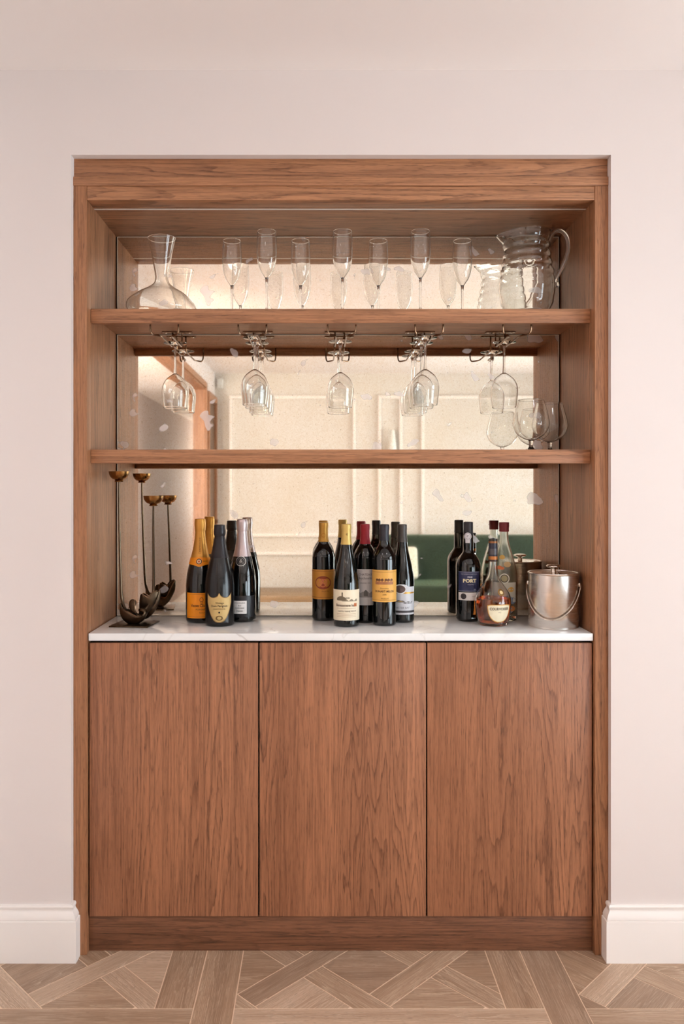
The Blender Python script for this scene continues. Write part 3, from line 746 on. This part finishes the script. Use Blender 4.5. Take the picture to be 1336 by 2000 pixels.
disc_patch('star', INK, lb, P, .0028, .044, 0, .0016); disc_patch('ornament', paint((120, 92, 50)), lb, P, .0075, .027, 0, .0016, .0045, sq=1.4)
# silver pink foil champagne
P = densify(champ(.0440, .319)); SIL = paint((196, 178, 178), .32, .55)
b = bottle('champagne_bottle', 'champagne bottle with silver pink foil and round dark neck medallion', 'bottle', 473, .232, P, 'bottle', GC)
MB().lathe(sleeve(P, .203, .319, .0007, ring=[(.302, .015, .0024), (.286, .004, .0012)]), 40).build('foil', SIL, b, smooth=True)
patch('neck_band', paint((34, 30, 30), .3), b, P, .085, const(.188), const(.201), 0, .0011, 48, 3)
md = disc_patch('medallion', paint((205, 200, 196), .3, .4), b, P, .0155, .190, -.10, .0020); disc_patch('medallion_face', paint((42, 38, 38), .3), md, P, .0135, .190, -.10, .0023); disc_patch('medallion_ring', paint((170, 165, 160), .3, .4), md, P, .0098, .190, -.10, .0025, .0091)
text('print', '\u0026', .016, paint((170, 165, 160), .3, .4), md, P, .190, -.10, .0026)
lb = patch('label', paint((38, 36, 38), .35), b, P, .044, const(.016), const(.083), 0, .0006, 26, 4)
wt = patch('label_tag', paint((236, 230, 226)), lb, P, .0215, const(.028), const(.068), -.15, .0010, 16, 3)
for q, (s_, z_, h_) in enumerate((('CHAMPAGNE', .061, .0052), ('Brut', .053, .0052), ('ROEDERER', .045, .0056), ('PREMIER', .036, .0052))): text('print', s_, h_, paint((60, 52, 50)), wt, P, z_, -.15, .0014)

# wine 1
P = densify(bord(.0365, .3086)); GD = paint((188, 138, 58), .38, .5)
b = bottle('wine_bottle', 'wine bottle with gold capsule and bronze label with red oval crest', 'bottle', 632, .250, P, 'bottle', GW)
f = MB().lathe(sleeve(P, .247, .3086, .0006, ring=[(.3, .009, .0010), (.249, .002, .0006)]), 36).build('capsule', GD, b, smooth=True)
disc_patch('capsule_seal', paint((176, 118, 36), .4, .4), f, P, .007, .268, 0, .0012, .0048)
lb = patch('label', paint((196, 132, 50), .42, .25), b, P, .050, const(.069), const(.1615), 0, .0006, 28, 4)
for z_ in (.0745, .156): patch('border_line', paint((120, 66, 24)), lb, P, .049, const(z_), const(z_ + .0012), 0, .0009, 28, 1)
em = disc_patch('crest', paint((150, 62, 34)), lb, P, .0195, .121, -.05, .0010, sq=1.25); disc_patch('crest_ring', paint((120, 46, 28)), em, P, .0205, .121, -.05, .0012, .0190, sq=1.25)
for dx, dz, rr in ((-.12, .006, .006), (.1, .004, .007), (0, -.007, .007), (.25, -.004, .004), (-.3, -.003, .004)): disc_patch('crest_figure', paint((206, 120, 70)), em, P, rr, .121 + dz, -.05 + dx, .0012, rr * .6, sq=1.3)
text('print', 'Grand Vin', .0055, paint((110, 60, 24)), lb, P, .094, .15, .0010)
# wine 2
P = densify(burg(.0392, .308)); YEL = paint((216, 182, 104), .4, .3)
b = bottle('wine_bottle', 'sloping wine bottle with pale gold capsule and cream landscape label', 'bottle', 676.5, .142, P, 'bottle_g', GW)
f = MB().lathe(sleeve(P, .246, .308, .0006, ring=[(.2985, .009, .0012), (.248, .0025, .0006)]), 36).build('capsule', YEL, b, smooth=True)
text('capsule_mark', 'e', .014, paint((120, 84, 30)), f, P, .278, .1, .0012)
cr_ = disc_patch('embossed_crest', 'bottle_g', b, P, .0115, .146, .12, .0012, .0085); disc_patch('embossed_shield', 'bottle_g', cr_, P, .0055, .146, .12, .0015); patch('embossed_ribbon', 'bottle_g', cr_, P, .018, const(.158), const(.161), .12, .0014, 12, 2)
lb = patch('label', paint((244, 228, 200)), b, P, .054, const(.0205), const(.1125), 0, .0006, 30, 4)
hill = paint((118, 104, 84))
patch('drawing', hill, lb, P, .015, const(.080), lambda t: .0865 + .007 * (1 - t * t), -.40, .0009, 14, 1); patch('drawing', hill, lb, P, .0022, const(.09), lambda t: .106 - .003 * abs(t), -.32, .0009, 6, 1)
patch('drawing', paint((150, 136, 114)), lb, P, .024, const(.078), lambda t: .0825 + .003 * math.sin(9 * t), .28, .0009, 18, 1); patch('drawing', hill, lb, P, .010, const(.0865), lambda t: .089 + .002 * math.sin(11 * t), .0, .0009, 14, 1)
text('print', 'Banessmene hal B', .0115, paint((84, 52, 34)), lb, P, .066, 0, .0010, .80, .0002)
patch('rule', paint((150, 120, 90)), lb, P, .030, const(.0565), const(.0573), 0, .0009, 18, 1)
text('print', 'HAMN VIANE RECM', .0068, paint((96, 66, 46)), lb, P, .048, .05, .0010, .95)
for z_ in (.040, .0355, .031): patch('fine_print', paint((208, 180, 148)), lb, P, .031, const(z_), const(z_ + .0013), 0, .0009, 18, 1)
for dx in (.66, .80): patch('print_initial', paint((206, 112, 52)), lb, P, .0022, const(.062), const(.0725), dx, .0011, 2, 1)
# wine 3
P = densify(bord(.0365, .305))
b = bottle('wine_bottle', 'wine bottle with bright red capsule and pale grey label', 'bottle', 713, .212, P, 'bottle', GW)
MB().lathe(sleeve(P, .243, .305, .0006, ring=[(.296, .009, .0010)]), 36).build('capsule', paint((156, 26, 40), .4, .1), b, smooth=True)
lb = patch('label', paint((206, 198, 196)), b, P, .050, const(.056), const(.167), 0, .0006, 28, 4)
text('print', 'CHATEAU', .0092, paint((66, 56, 54)), lb, P, .150, .0, .0010); text('print', 'Beychevelle', .011, paint((50, 42, 40)), lb, P, .139, .0, .0010, .8); text('print', 'GRAND VIN', .006, paint((110, 100, 96)), lb, P, .124, 0, .0010)
patch('drawing', paint((150, 142, 138)), lb, P, .026, const(.080), lambda t: .092 + .006 * abs(math.sin(6 * t)), 0, .0009, 26, 1); patch('drawing', paint((96, 90, 86)), lb, P, .006, const(.084), lambda t: .104 - .006 * abs(t), .05, .0011, 8, 1)
# wine 4
P = densify(bord(.0368, .306)); GL = paint((234, 176, 88), .5)
b = bottle('wine_bottle', 'wine bottle with black capsule and golden yellow label, front right', 'bottle', 750.5, .158, P, 'bottle', GW)
b['label'] = 'wine bottle with black capsule and golden yellow chateau label'
MB().lathe(sleeve(P, .257, .306, .0006, ring=[(.2965, .009, .0010), (.259, .002, .0005)]), 36).build('capsule', paint((48, 46, 54), .4, .1), b, smooth=True)
lb = patch('label', GL, b, P, .0505, const(.073), const(.1695), 0, .0006, 30, 4)
for z_ in (.0785, .163): patch('border_line', paint((168, 116, 48)), lb, P, .050, const(z_), const(z_ + .001), 0, .0009, 28, 1)
br = paint((112, 70, 40)); patch('drawing', paint((176, 116, 74)), lb, P, .029, const(.126), lambda t: .136 + .002 * math.sin(20 * t), 0, .0009, 36, 1)
for dx in (-.62, -.42, -.18, .12, .34, .6): patch('drawing_roof', br, lb, P, .0042, const(.137), lambda t: .1445 - .003 * abs(t), dx, .0010, 6, 1)
text('print', 'Domaines', .0062, br, lb, P, .1145, 0, .0010); text('print', 'DUHART-MILON', .0088, paint((80, 46, 26)), lb, P, .105, .02, .0010, .92, .0002); text('print', '2006', .006, br, lb, P, .0955, 0, .0010); text('print', 'PAUILLAC', .0056, br, lb, P, .0835, .05, .0010)
# wine 5
P = densify(burg(.0375, .3035)); 
b = bottle('wine_bottle', 'sloping wine bottle with grey brown screw cap and silver seascape label', 'bottle', 785.5, .217, P, 'bottle_g', GW)
MB().lathe(sleeve(P, .249, .3035, .0008, ring=[(.294, .009, .0006), (.284, .001, -.0006)]), 36).build('screw_cap', paint((78, 72, 68), .4, .2), b, smooth=True)
lb = patch('label', paint((214, 212, 216), .4), b, P, .048, const(.026), lambda t: .112 if abs(t) > .40 else .112 + .008 * math.sqrt(max(0, 1 - (t / .40) ** 2)), -.05, .0006, 40, 5)
patch('gold_band', paint((206, 150, 62), .35, .5), lb, P, .0475, const(.091), const(.0955), -.05, .0009, 28, 1); patch('dark_band', paint((70, 64, 66)), lb, P, .0475, const(.032), const(.0385), -.05, .0009, 28, 1)
pw = disc_patch('badge_rim', paint((238, 236, 236)), lb, P, .0150, .105, -.18, .0013, sq=1.25); disc_patch('badge', paint((104, 84, 80), .4), pw, P, .0120, .105, -.18, .0016, sq=1.3)
patch('drawing', paint((120, 112, 110)), lb, P, .036, const(.064), lambda t: .066 + .006 * max(0, 1 - abs(t + .15) * 2.2) + .0015 * math.sin(14 * t), -.05, .0009, 34, 1); patch('drawing', paint((84, 78, 78)), lb, P, .014, const(.0605), lambda t: .0625 + .001 * math.sin(8 * t), .45, .0009, 14, 1); patch('drawing', paint((176, 150, 104)), lb, P, .010, const(.065), lambda t: .0705 * (1 - abs(t)) + .0655 * abs(t), -.2, .0011, 12, 1)
text('print', 'OYSTER BAY', .0092, paint((116, 112, 118)), lb, P, .047, -.02, .0010, .9)
# port
R = .0385; H = .3105
P = [(0, .004), (R * .6, .002), (R * .9, 0), (R, .006), (R, .10)] + cr([(R, .10), (R, .158), (R * .985, .176), (R * .88, .191), (R * .66, .204), (.0185, .213), (.0160, .222), (.0163, .240), (.0158, .258), (.0142, .275), (.0140, H - .012)], 6)[1:] + [(.0140, H - .002), (.012, H - .001), (0, H - .001)]
P = densify(P)
b = bottle('port_bottle', 'black port bottle with navy label and white neck seal', 'bottle', 914.5, .240, P, 'bottle', GS)
MB().lathe(sleeve(P, .268, H, .0010, ring=[(.290, .001, -.0007)]), 36).build('cap', paint((50, 46, 50), .45), b, smooth=True)
sl = disc_patch('neck_seal', paint((232, 228, 232)), b, P, .0115, .2655, -.12, .0019, sq=.95); patch('neck_seal_tail', paint((232, 228, 232)), b, P, .0066, const(.2445), const(.257), -.12, .0019, 8, 3); disc_patch('seal_ring', paint((140, 130, 140)), sl, P, .0092, .2655, -.12, .0023, .0083); text('seal_print', 'P', .010, paint((130, 120, 132)), sl, P, .2655, -.12, .0024)
NAVY = paint((44, 48, 84), .4); lb = patch('label', NAVY, b, P, .0365, const(.0945), const(.1565), .05, .0006, 26, 4)
for z_ in (.0955, .1545): patch('border_line', paint((150, 150, 168)), lb, P, .0365, const(z_), const(z_ + .0012), .05, .0009, 26, 1)
text('print', 'FINE RESERVE PORTUGAL', .0046, paint((170, 170, 186)), lb, P, .1485, .05, .0011); text('print', 'FINE', .0062, paint((216, 212, 222)), lb, P, .1395, .10, .0011, 1.2, .0002); text('print', 'PORT', .0150, paint((240, 226, 186)), lb, P, .1275, .08, .0011, 1.1, .0006); text('print', 'reserve', .006, paint((190, 188, 204)), lb, P, .1165, .15, .0011); text('print', '20%', .0045, paint((190, 188, 204)), lb, P, .101, .5, .0011)
ws = patch('label_strip', paint((228, 220, 216)), b, P, .0365, const(.067), const(.0915), .05, .0006, 26, 2); disc_patch('strip_seal', paint((62, 54, 56)), ws, P, .0092, .0795, -.42, .0011); text('print', 'aged', .006, paint((160, 150, 146)), ws, P, .080, .4, .0010)
# cognac
Pc = [(0, .008), (.03, .004), (.042, .0005), (.0455, .003)] + cr([(.0455, .003), (.0475, .012), (.0515, .035), (.0540, .062), (.0530, .082), (.0460, .102), (.0325, .121), (.0215, .137), (.0155, .156), (.0130, .180), (.0122, .215), (.0122, .262)], 6)[1:]
Pi = cr([(.0100, .262), (.0100, .215), (.0108, .180), (.0132, .157), (.0192, .139), (.0300, .1225), (.0435, .1035), (.0505, .0825), (.0515, .062), (.0490, .036), (.0450, .014), (.040, .009), (0, .012)], 6)
P = densify(Pc)
b = thing('cognac_bottle', 'rounded cognac bottle half full of amber liquid with cream label', 'bottle', (wx(963, .158), .158, CT), group=GS)
MB().lathe(Pc + Pi, 56).build('glass_body', 'glass', b, smooth=True, angle=50)
lq = [(0, .0124), (.0385, .0094)] + cr([(.0385, .0094), (.0446, .0145), (.0486, .0365), (.0511, .062), (.0502, .0805)], 5)[1:] + [(.0502, .0806), (0, .0806)]
MB().lathe(lq, 48).build('liquid', 'liquid', b, smooth=True, angle=40)
nv = MB().lathe(sleeve(P, .193, .268, .0012), 36).build('neck_wrap', paint((46, 46, 62), .35), b, smooth=True)
for z0, z1, cc in ((.199, .209, (188, 116, 56)), (.193, .1975, (66, 44, 34)), (.249, .255, (160, 104, 60)), (.256, .2675, (58, 52, 44)), (.214, .232, (92, 88, 92))):
    MB().lathe([(rad_at(P, z0) + .0013, z0), (rad_at(P, z0) + .0017, z0), (rad_at(P, z0) + .0017, min(z1, .2615)), (rad_at(P, z0) + .0013, min(z1, .2615))], 36).build('neck_band', paint(cc, .35, .3), nv, smooth=True)
dl = patch('label', paint((214, 160, 84), .4, .2), b, P, .0365, lambda t: .0135 + .044 * (1 - math.sqrt(max(0, 1 - abs(t) ** 2.3))), lambda t: .068 - .003 * abs(t) ** 8, .16, .0006, 34, 6)
patch('label_face', paint((246, 232, 200)), dl, P, .0338, lambda t: .0162 + .041 * (1 - math.sqrt(max(0, 1 - abs(t) ** 2.3))), lambda t: .0655 - .003 * abs(t) ** 8, .16, .0010, 34, 6)
text('print', 'COURVOISIER', .0108, paint((70, 48, 30)), dl, P, .0545, .16, .0015, .88, .0002); text('print', 'V S', .006, paint((110, 84, 56)), dl, P, .0445, .16, .0015)
sl = disc_patch('glass_seal', paint((150, 110, 58), .35, .5), b, P, .0100, .1035, .32, .0015, .0066); disc_patch('glass_seal_face', paint((232, 206, 150), .4), sl, P, .0052, .1035, .32, .0022); disc_patch('glass_seal_ring', paint((90, 66, 40), .4), sl, P, .0066, .1035, .32, .0018, .0052)
# clear spirit bottle
R = .0415; H = .3086
Pc = [(0, .012), (.028, .008), (R * .92, .001), (R, .008), (R, .10)] + cr([(R, .10), (R, .128), (R * .97, .148), (R * .82, .180), (R * .60, .212), (R * .42, .236), (.0140, .256), (.0130, .275), (.0130, H - .006)], 6)[1:]
Pi = cr([(.0105, H - .006), (.0105, .275), (.0115, .256), (.0152, .236), (.0226, .212), (.0316, .180), (.0378, .148), (.0388, .128), (.0388, .10), (.0388, .03), (.036, .016), (0, .018)], 6)
P = densify(Pc)
b = bottle('spirit_bottle', 'clear painted spirit bottle with dark red cap behind the cognac', 'bottle', 984.5, .250, Pc + Pi, 'frost', GS)
MB().lathe([(.0133, .279), (.0150, .279), (.0152, .281), (.0152, .292), (.0158, .294), (.0158, H - .001), (.0148, H), (0, H)], 36).build('cap', paint((118, 38, 42), .45), b, smooth=True)
for dx, z_, rr, cc in ((-.25, .200, .007, (216, 172, 92)), (-.45, .168, .006, (206, 112, 64)), (-.2, .166, .005, (206, 112, 64)), (.25, .178, .009, (196, 160, 110)), (.5, .10, .008, (216, 160, 70)), (.6, .065, .011, (120, 130, 150)), (.3, .07, .010, (120, 130, 150)), (.6, .04, .009, (200, 124, 64)), (.35, .035, .010, (150, 150, 160)), (-.3, .06, .010, (140, 146, 160))):
    disc_patch('painted_motif', paint(cc), b, P, rr, z_, dx, .0007, sq=1.3, n=9)
patch('painted_band', paint((206, 198, 180)), b, P, .040, const(.060), const(.122), .0, .0005, 26, 3)
rg = disc_patch('emblem_ring', paint((226, 220, 204), .3), b, P, .0155, .1345, -.02, .0014, .0125); disc_patch('emblem_ring', paint((90, 80, 62)), rg, P, .0125, .1345, -.02, .0012, .0095); disc_patch('emblem_face', paint((176, 162, 124)), rg, P, .0095, .1345, -.02, .0012)

# ------------------------------------------------------------------ ice bucket
BX, BY = wx(1081, .125), .125
ib = thing('ice_bucket', 'brushed steel ice bucket with lid, knob and bail handle', 'ice bucket', (BX, BY, CT))
R = .0735; H = .164
MB().lathe([(0, .002), (R - .006, .001), (R - .002, 0), (R - .0006, .002), (R - .001, .010), (R, .012), (R, H - .006), (R + .0018, H - .005), (R + .0024, H - .002), (R + .0014, H), (R - .003, H), (R - .004, H - .003), (R - .004, H - .02), (0, H - .021)], 72).build('bucket_body', 'steel', ib, smooth=True, angle=30)
ld = MB().lathe([(0, H - .008), (R - .0045, H - .008), (R - .0045, H - .003), (R - .007, H - .0015), (R - .014, H - .0035), (.02, H - .001), (.011, H + .000), (0, H)], 64).build('lid', 'chrome', ib, smooth=True, angle=40)
MB().lathe([(0, H - .001), (.0085, H - .001), (.0075, H + .003), (.0065, H + .010)] + cr([(.0065, H + .010), (.012, H + .0125), (.0205, H + .0155), (.0215, H + .0185), (.0165, H + .0220), (0, H + .0235)], 4)[1:], 32).build('knob', 'chrome', ld, smooth=True, angle=60)
ang = math.radians(-24); ca, sa = math.cos(ang), math.sin(ang)
for s in (-1, 1):
    MB().lathe([(0, -.006), (.0045, -.005), (.006, 0), (.0045, .005), (0, .006)], 12, (s * (R + .0015) * ca, s * (R + .0015) * sa, H - .036)).build('handle_pivot', 'chrome', ib, smooth=True)
hp = []
for i in range(41):
    t = PI * i / 40; x = -(R + .0048) * math.cos(t); d = (R + .0052) * math.sin(t)
    hp.append((x * ca + sa * d, x * sa - ca * d, H - .036 - .098 * math.sin(t)))
MB().tube(hp, .0026, 10).build('bail_handle', 'chrome', ib, smooth=True)

# ------------------------------------------------------------------ things seen only in the mirror
sf = thing('green_sofa', 'dark green velvet sofa against the panelled wall in the mirror', 'sofa', (1.42, -4.70, 0))
MB().box(-.86, .86, -.36, .36, 0, .285).build('plinth_base', 'trim', sf, bevel=.01)
for s in (-1, 1): MB().box(min(s * .005, s * .85), max(s * .005, s * .85), -.20, .37, .287, .452).build('seat_cushion', 'velvet', sf, bevel=.04, seg=4)
for s in (-1, 1):
    MB().box(min(s * .005, s * .85), max(s * .005, s * .85), -.385, -.16, .30, .885).build('back_cushion', 'velvet', sf, bevel=.05, seg=4)
cu = MB().box(-.19, .19, -.05, .05, 0, .32).build('cushion', 'cream_fabric', bevel=.045, seg=4, loc=(.71, -4.69, .470)); cu.rotation_euler = (math.radians(18), 0, 0)
tag(cu, 'cream cushion leaning at the end of the green sofa', 'cushion')
M['bench'] = wood('bench_oak', (168, 138, 104), (150, 120, 88), (108, 82, 56), axis='X')
bn = thing('low_bench', 'low cream bench with a wooden top seen in the mirror', 'bench', (-.1, -4.60, 0))
MB().box(-.62, .62, -.28, .28, 0, .288).build('bench_base', 'trim', bn, bevel=.004)
MB().box(-.64, .64, -.30, .30, .2885, .326).build('bench_rail', M['bench'], bn, bevel=.004); MB().box(-.65, .65, -.31, .31, .3265, .368).build('bench_top', M['bench'], bn, bevel=.006)
sc_ = thing('wall_light', 'white tapered wall light on the panelled wall in the mirror', 'wall light', (.684, YB, 1.62))
MB().lathe([(0, 0), (.045, 0), (.048, .01), (.036, .18), (.024, .30), (.018, .315), (0, .316)], 28, (0, .062, 0)).build('light_body', 'white', sc_, smooth=True); MB().box(-.02, .02, 0, .025, .1, .16).build('wall_mount', 'white', sc_)
tag(MB().box(-1.085, -1.025, YB, YB + .03, 2.36, 2.46).build('alarm_sensor', 'white', bevel=.006), 'small white sensor box high in the corner of the panelled wall', 'sensor')

for i, (x_, y_) in enumerate(FILL_XY):  # fittings made up for the added fill spots, out of view
    t = thing('downlight', ['recessed downlight above the left half of the alcove', 'recessed downlight mid room near the cased opening', 'recessed downlight above the right half of the alcove', 'recessed downlight in the middle of the room', 'recessed downlight beside the first window', 'recessed downlight beside the second window'][i], 'downlight', (x_, y_, CEIL), group='recessed ceiling downlights')
    MB().lathe([(.040, -.0005), (.052, -.0005), (.053, -.003), (.050, -.005), (.042, -.004), (.040, -.0005)], 28).build('bezel', 'white', t, smooth=True)
    MB().lathe([(0, -.0012), (.0395, -.0012)], 28).build('lens', 'led', t)
